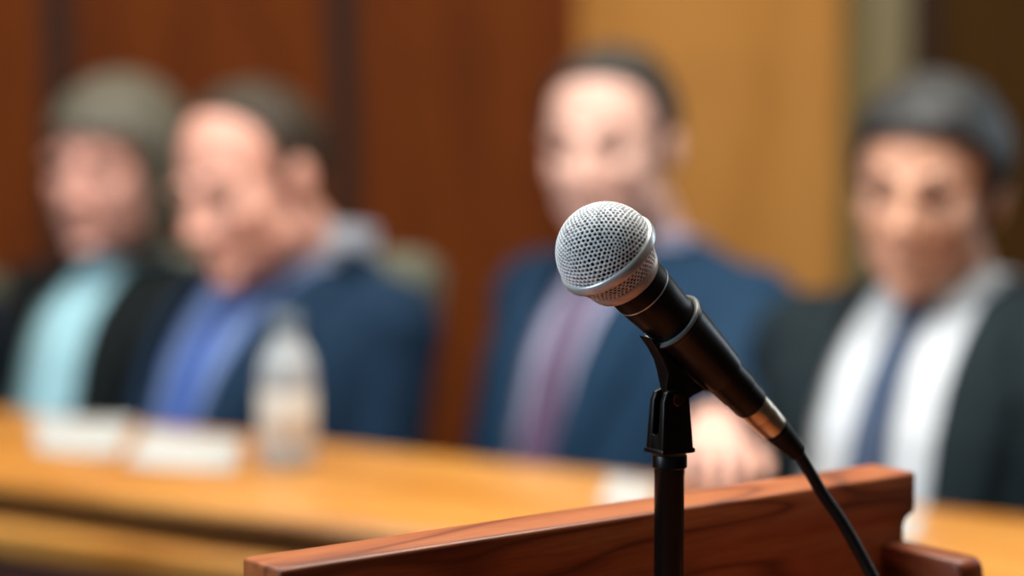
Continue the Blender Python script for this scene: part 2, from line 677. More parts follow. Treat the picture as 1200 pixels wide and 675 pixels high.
# ------------------------------------------------------------------ lectern
LZ = CAM.z - 0.2555
cL = at(283, 653, 1.18); cR = at(1022, 542.8, 1.443)
LZ = (cL.z + cR.z) / 2
cL.z = cR.z = LZ
u = (cR - cL).normalized()
LEN = (cR - cL).length
ang = math.atan2(u.y, u.x)
mid = (cL + cR) / 2
lect = thing('lectern', 'reddish-brown wooden lectern with a raised back board, in front of the panel table', 'lectern', (mid.x, mid.y, 0), ang)
# local frame: x along the back board, +y away from the speaker, z up; back board occupies y in [-T, 0]
T = .036
h = LEN / 2
SH = LZ - .088           # shelf
NX = h - .009
arc = [(NX + .006 * (1 - math.cos(t)) - .0, LZ - .028 - .006 * (1 - math.sin(t)) + .0) for t in (R(90), R(60), R(30), R(0))]
poly = [(-NX, .12), (NX, .12), (NX, LZ - .031), (NX + .0025, LZ - .0265), (h - .0015, LZ - .0245), (h, LZ - .023), (h, LZ), (-h, LZ), (-h, LZ - .023), (-h + .0015, LZ - .0245), (-NX - .0025, LZ - .0265), (-NX, LZ - .031)]
bm = bmesh.new()
add_prism(bm, poly, 1, -T, 0, bevel=.0022, seg=3)
obj('back_board', bm, M['lectern'], lect, sharp=40)
DEP = .40
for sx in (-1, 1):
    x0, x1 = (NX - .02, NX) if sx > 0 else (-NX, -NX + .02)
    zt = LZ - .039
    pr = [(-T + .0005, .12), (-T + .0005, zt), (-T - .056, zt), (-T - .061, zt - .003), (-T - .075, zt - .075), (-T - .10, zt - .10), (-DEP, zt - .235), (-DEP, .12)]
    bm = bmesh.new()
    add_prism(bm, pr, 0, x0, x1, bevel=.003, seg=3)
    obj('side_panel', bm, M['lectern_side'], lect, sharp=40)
box('shelf', (-NX + .02, -T - .13, SH - .02), (NX - .02, -T, SH), M['lectern'], lect, .001)
bm = bmesh.new()
add_prism(bm, [(-T - .13, SH - .02), (-T - .13, SH), (-DEP + .01, SH - .125), (-DEP + .01, SH - .145)], 0, -NX + .02, NX - .02, .001)
obj('reading_surface', bm, M['lectern'], lect, sharp=40)
box('book_stop', (-NX + .02, -DEP - .004, SH - .15), (NX - .02, -DEP + .012, SH - .098), M['lectern'], lect, .004)
box('inner_shelf', (-NX + .02, -DEP + .02, .55), (NX - .02, -T, .57), M['lectern'], lect, .001)
box('plinth', (-h - .02, -DEP - .03, .0), (h + .02, .03, .12), M['lectern'], lect, .006)

# ------------------------------------------------------------------ microphone stand
Hh = V((A.x, A.y, 0)).normalized()
nrm = A.cross(V((0, 0, 1))).normalized()


def in_mic_plane(px, py):
    d = (at(px, py, 1) - CAM)
    t = (MC - CAM).dot(nrm) / d.dot(nrm)
    return CAM + d * t


PIV = in_mic_plane(785, 467)
PX, PYY = PIV.x, PIV.y
stand = thing('microphone_stand', 'slim black pole stand with a swivel clip, fixed to the lectern shelf', 'stand', (PX, PYY, SH))
SO = V((PX, PYY, SH))


def tobj(name, bm, m, parent=stand, sharp=40):
    bmesh.ops.translate(bm, verts=bm.verts, vec=-SO)
    return obj(name, bm, m, parent, sharp=sharp)


zbot = at(785, 530, (PIV - CAM).dot(FWD)).z        # underside of the swivel block
bm = bmesh.new()
add_lathe(bm, [(0, SH + .004), (.0077, SH + .004), (.0078, zbot - .012), (.0080, zbot - .0115), (.0080, zbot - .004), (0, zbot - .004)], Matrix.Translation((PX, PYY, 0)), seg=40)
tobj('pole', bm, M['metalblack'])
bm = bmesh.new()
add_lathe(bm, [(0, zbot - .0085), (.0086, zbot - .0085), (.0092, zbot - .0078), (.0092, zbot - .0022), (.0088, zbot - .0015), (0, zbot - .0015)], Matrix.Translation((PX, PYY, 0)), seg=40)
tobj('locking_collar', bm, M['metalblack'])
bm = bmesh.new()
add_lathe(bm, [(0, SH), (.023, SH), (.024, SH + .002), (.023, SH + .006), (.014, SH + .008), (.0115, SH + .012), (.0112, SH + .028), (.008, SH + .030), (0, SH + .030)], Matrix.Translation((PX, PYY, .0006)), seg=48)
tobj('base_flange', bm, M['metalblack'])
# swivel block: a tapered fork with a slot for the clip tongue. axes: Hh (along mic heading), Bx (bolt), Z
FM = Matrix(((Bx.x, Hh.x, 0, PX), (Bx.y, Hh.y, 0, PYY), (0, 0, 1, zbot), (0, 0, 0, 1)))
FH = PIV.z - zbot + .0055
bm = bmesh.new()
# cheeks (profile in Hh,Z) extruded along bolt axis
def cheek(sign):
    pr = [(-.0100, 0), (.0100, 0), (.0095, .010), (.0083, FH - .006), (.0064, FH - .0015), (.0025, FH), (-.0025, FH), (-.0064, FH - .0015), (-.0083, FH - .006), (-.0095, .010)]
    rows = []
    for ins in (0, 1):
        row = []
        for y, z in pr:
            k = z / FH
            xo = (.0078 - .0016 * k) * sign
            xi = .0024 * sign
            row.append(bm.verts.new((xo if ins == 0 else xi, y, z)))
        rows.append(row)
    fs = [bm.faces.new(rows[0]), bm.faces.new(rows[1])]
    n = len(pr)
    for i in range(n):
        fs.append(bm.faces.new((rows[0][i], rows[0][(i + 1) % n], rows[1][(i + 1) % n], rows[1][i])))
    bmesh.ops.recalc_face_normals(bm, faces=fs)
    es = list({e for f in fs for e in f.edges if len(e.link_faces) == 2 and e.calc_face_angle() > R(35)})
    bmesh.ops.bevel(bm, geom=es, offset=.0010, segments=3, profile=.5, affect='EDGES')
cheek(1); cheek(-1)
add_prism(bm, [(-.0025, 0), (.0025, 0), (.0025, .0105), (.0015, .0095), (-.0015, .0095), (-.0025, .0105)], 1, -.0094, .0094, .0003)
add_box(bm, (-.0084, -.0106, -.0005), (.0084, .0106, .0022), .0008)
bmesh.ops.transform(bm, matrix=FM, verts=bm.verts)
fork = tobj('swivel_block', bm, M['clip'], sharp=40)
bm = bmesh.new()
bmx = Matrix.Translation(PIV) @ Bx.to_track_quat('Z', 'Y').to_matrix().to_4x4()
add_lathe(bm, [(0, .0058), (.0030, .0058), (.0032, .0062), (.0032, .0073), (.0027, .0078), (.0018, .0078), (.0016, .0072), (0, .0072)], bmx, seg=24)
tobj('pivot_bolt', bm, M['screw'], fork)
# clip: tapered sleeve around the mic body, open along the top of its far side, and a flat tongue below
bm = bmesh.new()
prof_o = [(.0144, -.0545), (.0166, -.0545), (.0172, -.0552), (.0172, -.0568), (.0167, -.0578), (.0161, -.0592), (.0138, -.085), (.0127, -.0965), (.0123, -.0985), (.0114, -.0985), (.0130, -.080), (.0142, -.0600), (.0144, -.0545)]
add_lathe(bm, prof_o, MM, seg=72)
clip = tobj('clip', bm, M['clip'], sharp=35)
bm = bmesh.new()
add_lathe(bm, [(.0145, -.0543), (.0158, -.0538), (.0169, -.0541), (.0174, -.0550), (.0172, -.0556), (.0160, -.0547), (.0147, -.0546)], MM, seg=72)
tobj('clip_lip', bm, M['clipedge'], clip)
pix = [(754, 394), (764, 408), (771, 421), (776, 437), (777, 452), (779, 468), (786, 474), (795, 473), (803, 468), (812, 462), (822, 457), (828, 459), (811, 446), (781, 417), (765, 400)]
bm = bmesh.new()
pp = [in_mic_plane(*p) for p in pix]
rows = []
for sgn in (-1, 1):
    row = []
    for i, p in enumerate(pp):
        low = p.z < PIV.z + .012
        row.append(bm.verts.new(p + nrm * sgn * (.0022 if low else .0046)))
    rows.append(row)
fs = [bm.faces.new(rows[0]), bm.faces.new(rows[1])]
for i in range(len(pp)):
    fs.append(bm.faces.new((rows[0][i], rows[0][(i + 1) % len(pp)], rows[1][(i + 1) % len(pp)], rows[1][i])))
bmesh.ops.recalc_face_normals(bm, faces=fs)
es = list({e for f in fs[:2] for e in f.edges})
bmesh.ops.bevel(bm, geom=es, offset=.0008, segments=2, profile=.5, affect='EDGES')
bmesh.ops.triangulate(bm, faces=[f for f in bm.faces if len(f.verts) > 4])
tobj('clip_tongue', bm, M['clip'], clip, sharp=40)

# cable run: out of the strain relief, down in front of the back board, onto the shelf and along it
dA = -A
c0 = MM @ V((0, 0, -.160))
c1 = MM @ V((0, 0, -.1700))
Dc = (c1 - CAM).dot(FWD)
lm = lect_m = Matrix.Translation((mid.x, mid.y, 0)) @ Matrix.Rotation(ang, 4, 'Z')
shp = lm @ V((h - .10, -T - .05, SH + .0037))
shq = lm @ V((h - .05, -T - .085, SH + .0037))
shr = lm @ V((h - .055, -T - .12, SH + .0037))
shs = lm @ V((h - .12, -T - .13, SH + .0037))
run = [c0, c1, at(963, 577, Dc + .004), at(990, 617, Dc + .004), at(1024, 679, Dc + .002), at(1040, 712, Dc - .002)]
last = run[-1]
run += [V((last.x + .012, last.y - .004, SH + .010)), V((last.x + .03, last.y - .012, SH + .0045)), V((last.x + .045, last.y - .05, SH + .0045)), V((last.x + .02, last.y - .075, SH + .0045))]
bm = bmesh.new()
pts = catmull(run, 10)
add_tube(bm, [p - END for p in pts], .0033, seg=16)
obj('cord', bm, M['cablem'], cable)

# ------------------------------------------------------------------ table
TA = R(-31.5)
td = V((math.cos(TA), math.sin(TA), 0))
F0 = on_plane(0, 557, TABLE_Z)
tloc = F0 + td * 0.55
table = thing('panel_table', 'long golden-brown wooden panel table with people seated behind it', 'table', (tloc.x, tloc.y, DAIS), TA)
TZ = TABLE_Z - DAIS
# local: x along the table, +y towards the seated people, front edge at y=0
X0, X1, TD = -1.95, 0.95, .36
bm = bmesh.new()
add_prism(bm, [(.010, TZ - .026), (.0, TZ - .022), (-.003, TZ - .013), (.0, TZ - .005), (.007, TZ), (TD - .006, TZ), (TD, TZ - .006), (TD, TZ - .02), (TD - .006, TZ - .026)], 0, X0, X1, .001)
obj('tabletop', bm, M['table'], table, sharp=40)
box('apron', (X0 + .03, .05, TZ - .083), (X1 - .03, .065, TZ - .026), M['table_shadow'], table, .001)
bm = bmesh.new()
add_prism(bm, [(-.012, TZ - .084), (-.016, TZ - .080), (-.016, TZ - .056), (-.010, TZ - .050), (.049, TZ - .050), (.049, TZ - .084)], 0, X0 + .02, X1 - .02, .002)
obj('front_rail', bm, M['table'], table, sharp=40)
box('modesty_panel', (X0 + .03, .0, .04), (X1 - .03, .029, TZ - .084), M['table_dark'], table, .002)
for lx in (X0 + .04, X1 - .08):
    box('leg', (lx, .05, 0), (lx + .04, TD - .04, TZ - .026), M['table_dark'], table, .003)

# ------------------------------------------------------------------ papers, bottle
def paper(pxs, z, label, sheets=1, group=None, curl=.004):
    cs = [on_plane(px, py, TABLE_Z + .001) for px, py in pxs]
    c = sum(cs, V()) / 4
    c.z = TABLE_Z + z
    t = thing('paper_sheet', label, 'paper', c, 0, group)
    bm = bmesh.new()
    n = 10
    for k in range(sheets):
        g = []
        for i in range(n + 1):
            row = []
            for j in range(n + 1):
                a, b = i / n, j / n
                p = cs[0].lerp(cs[1], a).lerp(cs[3].lerp(cs[2], a), b)
                q = V((p.x - c.x, p.y - c.y, .0006 + k * .0012 + curl * ((a - .5) ** 2 * 2 + (b - .5) ** 2)))
                row.append(bm.verts.new(q))
            g.append(row)
        for i in range(n):
            for j in range(n):
                bm.faces.new((g[i][j], g[i + 1][j], g[i + 1][j + 1], g[i][j + 1]))
    o = obj('sheet', bm, M['paper'], t)
    s = o.modifiers.new('thick', 'SOLIDIFY'); s.thickness = .0004; s.offset = 1
    return t


def flat_paper(pxs, label, group=None):
    cs = [on_plane(px, py, TABLE_Z + .002) for px, py in pxs]
    c = sum(cs, V()) / 4
    bm = bmesh.new()
    n = 12
    g = []
    for i in range(n + 1):
        row = []
        for j in range(n + 1):
            a, b = i / n, j / n
            p = cs[0].lerp(cs[1], a).lerp(cs[3].lerp(cs[2], a), b)
            row.append(bm.verts.new((p.x - c.x, p.y - c.y, .001 + .008 * (a - .5) ** 2 + .006 * (b - .5) ** 2)))
        g.append(row)
    for i in range(n):
        for j in range(n):
            bm.faces.new((g[i][j], g[i + 1][j], g[i + 1][j + 1], g[i][j + 1]))
    o = obj('paper_sheet', bm, M['paper'])
    o.location = (c.x, c.y, TABLE_Z)
    s = o.modifiers.new('thick', 'SOLIDIFY'); s.thickness = .0015; s.offset = 1
    return tag(o, label, 'paper', group)


flat_paper([(42, 529), (138, 535), (156, 493), (40, 487)], 'white paper on the table in front of the grey-haired woman')
flat_paper([(146, 545), (276, 552), (282, 516), (170, 503)], 'white paper beside the water bottle, in front of the man with the blue tie')
flat_paper([(700, 592), (756, 603), (772, 568), (716, 558)], 'white paper half hidden behind the microphone pole')
flat_paper([(1036, 634), (1074, 630), (1080, 606), (1034, 606)], 'white paper showing past the end of the lectern back board')

bp = on_plane(337, 548, TABLE_Z)
bottle = thing('water_bottle', 'small clear water bottle with a pale label standing on the table', 'bottle', bp)
bm = bmesh.new()
add_lathe(bm, [(0, 0.002), (.022, .0), (.027, .002), (.030, .008), (.0305, .030), (.0295, .033), (.0305, .036), (.0305, .085), (.0295, .088), (.0305, .091), (.030, .108), (.026, .124), (.017, .140), (.0135, .147), (.0132, .160), (0, .160)], seg=48)
ob = obj('bottle_body', bm, M['plastic_clear'], bottle, sharp=40)
bm = bmesh.new()
add_lathe(bm, [(.0308, .034), (.0314, .035), (.0314, .086), (.0308, .087)], seg=48)
obj('bottle_label', bm, M['label'], bottle, sharp=40)
bm = bmesh.new()
prof = [(0, .1490)]
add_lathe(bm, [(.0140, .148), (.0152, .1485), (.0154, .151), (.0152, .168), (.0140, .1695), (0, .1695)], seg=48)
obj('bottle_cap', bm, M['cap'], bottle, sharp=40)

# ------------------------------------------------------------------ chairs


def chair(hip, yaw, rec, label, topz):
    """upholstered conference chair facing -y in its own frame, turned by yaw"""
    t = thing('conference_chair', label, 'chair', (hip.x, hip.y, DAIS), -yaw, 'grey-green chairs of the panel')
    sz = hip.z - .116 - DAIS        # seat top
    bm = bmesh.new()
    add_box(bm, (-.175, -.17, sz - .07), (.175, .19, sz), .03, 4)
    obj('seat', bm, M['chair_fabric'], t, sharp=50)
    # backrest, reclined: built as a curved slab
    H = topz - DAIS
    bm = bmesh.new()
    zb = sz + .05
    n, mm_ = 14, 16
    g = {}
    for side in (0, 1):
        for i in range(n + 1):
            for j in range(mm_ + 1):
                a = i / n - .5
                b = j / mm_
                wv = .160 - .03 * max(0, b - .75) * 4 * .6
                x = 2 * a * wv
                z = zb + (H - zb) * b - .04 * max(0, b - .7) ** 2 * 11 * (2 * a) ** 4
                y = .215 + math.tan(rec) * (z - sz) - .02 * (2 * a) ** 2 + (.055 if side else 0) * (1 - .5 * (2 * a) ** 6)
                g[side, i, j] = bm.verts.new((x, y, z))
    for side in (0, 1):
        for i in range(n):
            for j in range(mm_):
                f = (g[side, i, j], g[side, i + 1, j], g[side, i + 1, j + 1], g[side, i, j + 1])
                bm.faces.new(f)
    rim = [(i, 0) for i in range(n)] + [(n, j) for j in range(mm_)] + [(i, mm_) for i in range(n, 0, -1)] + [(0, j) for j in range(mm_, 0, -1)]
    for k in range(len(rim)):
        p, q = rim[k], rim[(k + 1) % len(rim)]
        bm.faces.new((g[0, p[0], p[1]], g[0, q[0], q[1]], g[1, q[0], q[1]], g[1, p[0], p[1]]))
    bmesh.ops.recalc_face_normals(bm, faces=bm.faces)
    obj('backrest', bm, M['chair_dark'], t, sharp=60)
    bm = bmesh.new()
    yt = .215 + math.tan(rec) * (H - .05 - sz)
    q_ = bmesh.new()
    add_box(bm, (-.145, -.022, -.045), (.145, .072, .055), .02, 4)
    bmesh.ops.transform(bm, matrix=Matrix.Translation((0, yt, H - .05)) @ Matrix.Rotation(-rec, 4, 'X'), verts=bm.verts)
    q_.free()
    obj('top_pad', bm, M['chair_fabric'], t, sharp=50)
    bm = bmesh.new()
    add_tube(bm, [(0, .08, sz - .085), (0, .20, sz - .07), (0,   .290, sz + .02), (0, .290 + math.tan(rec) * .2, sz + .2)], .018)
    obj('back_bracket', bm, M['chair_metal'], t)
    bm = bmesh.new()
    add_lathe(bm, [(0, .07), (.03, .07), (.03, .2), (.022, .21), (.022, sz - .10), (.09, sz - .085), (.09, sz - .071), (0, sz - .071)], seg=24)
    obj('column', bm, M['chair_metal'], t, sharp=40)
    for k in range(5):
        an = 2 * math.pi * k / 5 + .3
        d = V((math.cos(an), math.sin(an), 0))
        bm = bmesh.new()
        add_tube(bm, [d * .02 + V((0, 0, .095)), d * .11 + V((0, 0, .085)), d * .165 + V((0, 0, .062))], [.022, .018, .014])
        lg = obj('leg', bm, M['chair_plastic'], t)
        bm = bmesh.new()
        c = d * .17
        add_lathe(bm, [(0, -.012), (.022, -.012), (.026, -.007), (.026, .007), (.022, .012), (0, .012)], Matrix.Translation(c + V((0, 0, .0265))) @ (V((-d.y, d.x, 0)).to_track_quat('Z', 'Y').to_matrix().to_4x4()), seg=20)
        obj('caster', bm, M['chair_plastic'], lg, sharp=40)
    return t


# ------------------------------------------------------------------ people


def skin(name, c, c2):
    return mat(name, c, 0.45, col2=c2, cscale=18, sss=.12, spec=.4)


def cloth(name, c, c2, sheen=.0):
    return mat(name, c, 0.85, col2=c2, cscale=90, bump=.25, bscale=700, sheen=sheen, spec=.2)


def interp(tab, x):
    if x <= tab[0][0]:
        return tab[0][1]
    for (a, b), (c, d) in zip(tab, tab[1:]):
        if x <= c:
            return b + (d - b) * (x - a) / (c - a)
    return tab[-1][1]


def add_hand(bm, wrist, d, up, side, curl=.5, s=1.0):
    """wrist point, hand direction, back-of-hand normal, side=+1 when the thumb is on +t"""
    d = d.normalized()
    up = (up - d * up.dot(d)).normalized()
    t = d.cross(up).normalized() * side
    mt = Matrix(((t.x, d.x, up.x, wrist.x), (t.y, d.y, up.y, wrist.y), (t.z, d.z, up.z, wrist.z), (0, 0, 0, 1)))

    def Q(x, y, z):
        return mt @ V((x * s, y * s, z * s))
    add_tube(bm, [Q(0, -.03, 0), Q(0, .015, 0)], [.027 * s, .028 * s])
    for x in (-.028, -.009, .010, .027):
        add_tube(bm, [Q(x * .7, .01, 0), Q(x, .085, .003)], [.016 * s, .0125 * s], 12)
    L = ((-.031, .062, .0075), (-.010, .076, .0082), (.011, .084, .0085), (.031, .074, .0082))
    for k, (x, ln, r) in enumerate(L):
        a = .12 + .02 * k
        p = V((x, .085, .002))
        pts = [p]
        an = -.25 * curl
        for f in (.45, .30, .25):
            an -= curl * .55
            dx = (x * 2.2) * .09
            p = p + V((dx * f, math.cos(an) * ln * f, math.sin(an) * ln * f))
            pts.append(p)
        add_tube(bm, [Q(*p) for p in pts], [r * s, r * .97 * s, r * .9 * s, r * .78 * s], 10)
    th = [V((.020, .022, -.006)), V((.044, .050, -.014)), V((.056, .082, -.020)), V((.058, .106, -.026))]
    add_tube(bm, [Q(*p) for p in th], [.014 * s, .0125 * s, .0105 * s, .0085 * s], 10)


def two_bone(S, T_, l1, l2, pole):
    d = T_ - S
    L = d.length
    if L > (l1 + l2) * .985:
        T_ = S + d.normalized() * (l1 + l2) * .985
        d = T_ - S
        L = d.length
    e = d.normalized()
    a = (l1 * l1 - l2 * l2 + L * L) / (2 * L)
    hh = math.sqrt(max(l1 * l1 - a * a, 0))
    p = (pole - e * pole.dot(e)).normalized()
    return S + e * a + p * hh, T_


def person(label, N, head, yaw, rec, hyaw, hpitch, hroll, skinm, hairm, jacketm, shirtm, trouserm, tiem=None,
           handL=None, handR=None, collarm=None, vtop=.06, vbot=.02, vlen=.36, hair='short', scale=1.0, belly=.02, seatz=.43, female=False, shw=.185, chigh=0, chair_yaw=None, legyaw=R(30), elbow=(.55, .9), chair_label='', chair_top=1.005):
    F = V((-math.sin(yaw), -math.cos(yaw), 0))
    L = V((math.cos(yaw), -math.sin(yaw), 0))           # towards the person's own left
    Z = V((0, 0, 1))
    hz = DAIS + seatz + .095
    hip = V((N.x, N.y, 0)) + F * math.tan(rec) * (N.z - hz)
    hip.z = hz
    base = V((hip.x, hip.y, DAIS))
    Svec = N - hip
    SL = Svec.length
    S = Svec.normalized()
    Fp = (F - S * F.dot(S)).normalized()
    P = thing('person', label, 'person', base)
    fs = .93 if female else 1.0

    # --- torso sections: fraction, half width, half depth, forward shift
    secs = [(-.20, .115, .085, .0), (-.15, .165, .115, .0), (0, .180, .125, .005), (.2, .168, .120, .012 + belly * .9), (.4, .165, .122, .016 + belly),
            (.6, .172, .124, .020 + belly * .5), (.74, .178, .118, .018), (.85, .172, .100, .008), (.93, .128, .082, .0), (1.0, .070, .066, .0), (1.06, .058, .058, .0)]

    def torso(bm, inf, s0=-9, s1=9):
        rows = []
        for s, w_, d_, f_ in secs:
            if s < s0 or s > s1:
                continue
            rows.append((hip + S * SL * s + Fp * f_, L, Fp, w_ * fs + inf, d_ * (1 if not female else .97) + inf))
        add_loft(bm, rows, 36)

    sj = {}
    for sg in (-1, 1):
        sj[sg] = N - S * (.066 if female else .080) + L * sg * shw * fs - Fp * .004
    l1, l2 = .285 * fs, .255 * fs
    arms = {}
    for sg, tgt in ((1, handL), (-1, handR)):
        if tgt is None:
            tgt = hip + V((-math.sin(legyaw), -math.cos(legyaw), 0)) * .20 + L * sg * .075 + V((0, 0, .105))
        pole = (L * sg * elbow[0] - Z * elbow[1] - F * .15) if (handL if sg > 0 else handR) else (L * sg * .15 - Z * .9 - F * .2)
        e, t = two_bone(sj[sg], tgt, l1, l2, pole)
        arms[sg] = (sj[sg], e, t)

    def arm_tubes(bm, inf, stop=1.0):
        for sg in (-1, 1):
            s_, e_, t_ = arms[sg]
            add_ell(bm, s_, (.060 * fs + inf,) * 3)
            w_ = e_.lerp(t_, stop)
            add_tube(bm, [s_, s_.lerp(e_, .5), e_], [.056 * fs + inf, .050 * fs + inf, .043 * fs + inf], 18)
            add_tube(bm, [e_, e_.lerp(w_, .35), w_], [.043 * fs + inf, .042 * fs + inf, (.030 + .004 * (stop < 1)) * fs + inf], 18)
            # shoulder slope up to the neck
            add_tube(bm, [s_ + S * .012, N - S * .030 + L * sg * .055], [.040 * fs + inf, .040 + inf], 16)

    legs = {}
    Fl = V((-math.sin(legyaw), -math.cos(legyaw), 0))
    for sg in (-1, 1):
        hj = hip + L * sg * .085 - V((0, 0, .012))
        kn = hip + Fl * .39 + L * sg * .09 + V((0, 0, -.010))
        an = kn - Fl * .085 + L * sg * .01
        an.z = DAIS + .085
        legs[sg] = (hj, kn, an)

    def leg_tubes(bm, inf, stop=1.0):
        for sg in (-1, 1):
            a_, k_, f_ = legs[sg]
            add_tube(bm, [a_, a_.lerp(k_, .5), k_], [.080 + inf, .070 + inf, .055 + inf], 18)
            add_tube(bm, [k_, k_.lerp(f_, .35), k_.lerp(f_, stop)], [.054 + inf, .052 + inf, .036 + inf * 1.6], 18)

    # --- head frame
    hF = V((-math.sin(hyaw), -math.cos(hyaw), 0))
    hL = V((math.cos(hyaw), -math.sin(hyaw), 0))
    q = Quaternion(hL, hpitch)          # positive pitch lowers the face
    hF2 = q @ hF
    hU = q @ Z
    q2 = Quaternion(hF2, hroll)
    hL2 = q2 @ hL
    hU = q2 @ hU
    sc_ = scale
    HM = Matrix(((hL2.x * sc_, hF2.x * sc_, hU.x * sc_, head.x), (hL2.y * sc_, hF2.y * sc_, hU.y * sc_, head.y), (hL2.z * sc_, hF2.z * sc_, hU.z * sc_, head.z), (0, 0, 0, 1)))
    HI = HM.inverted()

    # --- body: one continuous surface
    bm = bmesh.new()
    torso(bm, 0)
    arm_tubes(bm, 0)
    leg_tubes(bm, 0)
    for sg in (-1, 1):
        s_, e_, t_ = arms[sg]
        hd = (t_ - e_).normalized()
        hd = (hd - Z * hd.z * .8 + F * .1).normalized()
        add_hand(bm, t_, hd, Z, -sg, .75, .95 * fs)
        a_, k_, f_ = legs[sg]
        add_tube(bm, [f_ - Fl * .02 - V((0, 0, .04)), f_ + Fl * .12 - V((0, 0, .052))], [.034, .026], 12)
    nk = HM @ V((0, -.022, -.045))
    add_tube(bm, [N - S * .03, N.lerp(nk, .5) - Fp * .004, nk], [.060 * fs, .054 * fs, .055 * fs], 22)
    E = lambda c, r: add_ell(bm, c, r, HM)
    E((0, -.015, .035), (.076, .096, .084))
    E((0, .028, -.018), (.064, .064, .088))
    E((0, .032, -.068), (.050, .052, .042))
    E((0, .074, -.097), (.021, .018, .016))
    for sg in (-1, 1):
        E((sg * .046, .006, -.060), (.021, .036, .030))
        E((sg * .038, .060, -.022), (.022, .019, .022))
        E((sg * .030, .079, .022), (.027, .012, .009))
        E((sg * .011, .097, -.034), (.009, .009, .008))
        E((sg * .078, -.012, -.004), (.008, .018, .029))
        E((sg * .081, -.018, .006), (.006, .012, .016))
    add_tube(bm, [HM @ V((0, .086, .016)), HM @ V((0, .097, -.008)), HM @ V((0, .109, -.030))], [.008, .009, .0125], 12)
    E((0, .088, -.0605), (.024, .011, .0055))
    E((0, .087, -.0700), (.020, .011, .0065))
    me = fuse(bm, .0042, 6)
    for v in me.vertices:                       # press in the eye sockets and the corners of the mouth
        p = HI @ v.co
        if p.y > .03 and abs(p.z) < .14 and abs(p.x) < .09:
            dy = 0
            for sg in (-1, 1):
                dd = ((p.x - sg * .031) / .017) ** 2 + ((p.z - .002) / .011) ** 2
                dy -= .012 * math.exp(-dd)
                dd = ((p.x - sg * .027) / .008) ** 2 + ((p.z + .065) / .006) ** 2
                dy -= .003 * math.exp(-dd)
            dd = (p.x / .03) ** 2 + ((p.z + .0652) / .0025) ** 2
            dy -= .004 * math.exp(-dd)
            if dy < -1e-4:
                p.y += dy
                v.co = HM @ p
    body_bvh = BVHTree.FromPolygons([v.co.copy() for v in me.vertices], [tuple(p.vertices) for p in me.polygons])
    for v in me.vertices:
        v.co -= base
    link('body', me, skinm, P)

    def pobj(name, bm, m, parent=P, sharp=60):
        return obj(name, bm, m, parent, offset=base, sharp=sharp)

    # --- eyes, eyebrows
    for sg in (-1, 1):
        bm = bmesh.new()
        add_ell(bm, (sg * .031, .0705, .001), (.0125, .0120, .0072), HM, 16, 12)
        e = pobj('eye', bm, M['eye_white'])
        bm = bmesh.new()
        add_ell(bm, (sg * .031, .0800, .001), (.0058, .0036, .0052), HM, 14, 10)
        pobj('iris', bm, M['iris'], e)
        bm = bmesh.new()
        pts = []
        for k in range(9):
            a = k / 8
            x = sg * (.013 + .036 * a)
            z = .021 + .008 * math.sin(a * 2.4)
            o_ = HM @ V((x, .2, z))
            hit = body_bvh.ray_cast(o_, -hF2)
            pts.append((hit[0] if hit[0] else HM @ V((x, .085, z))))
        add_tube(bm, pts, [.002, .0036, .0042, .0044, .0042, .0038, .0032, .0026, .0016], 8)
        pobj('eyebrow', bm, hairm)

    # --- hair
    bm = bmesh.new()
    nu, nv = 88, 56
    if hair == 'bob':
        cen, rr = V((0, -.018, .030)), (.094, .112, .098)
    elif hair == 'thin':
        cen, rr = V((0, -.016, .035)), (.0815, .101, .0885)
    elif hair == 'full':
        cen, rr = V((0, -.018, .038)), (.089, .108, .096)
    else:
        cen, rr = V((0, -.016, .036)), (.084, .104, .092)
    grid = {}
    keep = {}
    for i in range(nu):
        for j in range(nv + 1):
            th = 2 * math.pi * i / nu
            ph = math.pi * j / nv
            d = V((math.sin(ph) * math.cos(th), math.sin(ph) * math.sin(th), math.cos(ph)))
            r = 1 / math.sqrt((d.x / rr[0]) ** 2 + (d.y / rr[1]) ** 2 + (d.z / rr[2]) ** 2)
            p = cen + d * r
            if hair == 'bob' and d.z < 0:
                # strands fall nearly straight to the jaw
                hx = math.hypot(d.x, d.y) + 1e-6
                rad = 1 / math.sqrt((d.x / hx / rr[0]) ** 2 + (d.y / hx / rr[1]) ** 2)
                fall = min(1, (ph - math.pi / 2) / (math.pi / 2) * 1.55)
                p = cen + V((d.x / hx * rad * (1 - .25 * fall ** 3), d.y / hx * rad * (1 - .25 * fall ** 3), -.135 * fall))
            nz = mnoise.noise(V((p.x * 60, p.y * 60, p.z * 14))) * .0028 + mnoise.noise(V((p.x * 22, p.y * 22, p.z * 12))) * .003
            p = p + d * nz
            y, z = p.y, p.z
            if hair == 'bob':
                line = interp([(-.2, -.13), (.018, -.105), (.030, -.06), (.052, .030), (.068, .052), (.12, .058)], y)
            elif hair == 'thin':
                line = interp([(-.2, -.075), (-.055, -.065), (-.035, -.015), (-.012, .012), (.004, -.018), (.018, -.010), (.020, .05), (.030, .085), (.055, .112), (.12, .14)], y)
            elif hair == 'full':
                line = interp([(-.2, -.095), (-.055, -.085), (-.03, -.030), (.0, -.035), (.022, -.022), (.030, .03), (.048, .058), (.070, .070), (.12, .078)], y)
            else:
                line = interp([(-.2, -.080), (-.055, -.070), (-.035, -.020), (-.012, .006), (.004, -.024), (.020, -.016), (.026, .04), (.042, .080), (.066, .098), (.12, .106)], y)
            mk = z - line
            if mk < .012:                         # thin out towards the hairline
                k = max(0, min(1, (mk + .004) / .016))
                p = p.lerp(cen + (p - cen) * .93, (1 - k) * (.9 if hair != 'bob' else .3))
            keep[i, j] = mk > -.004
            grid[i, j] = bm.verts.new(HM @ p)
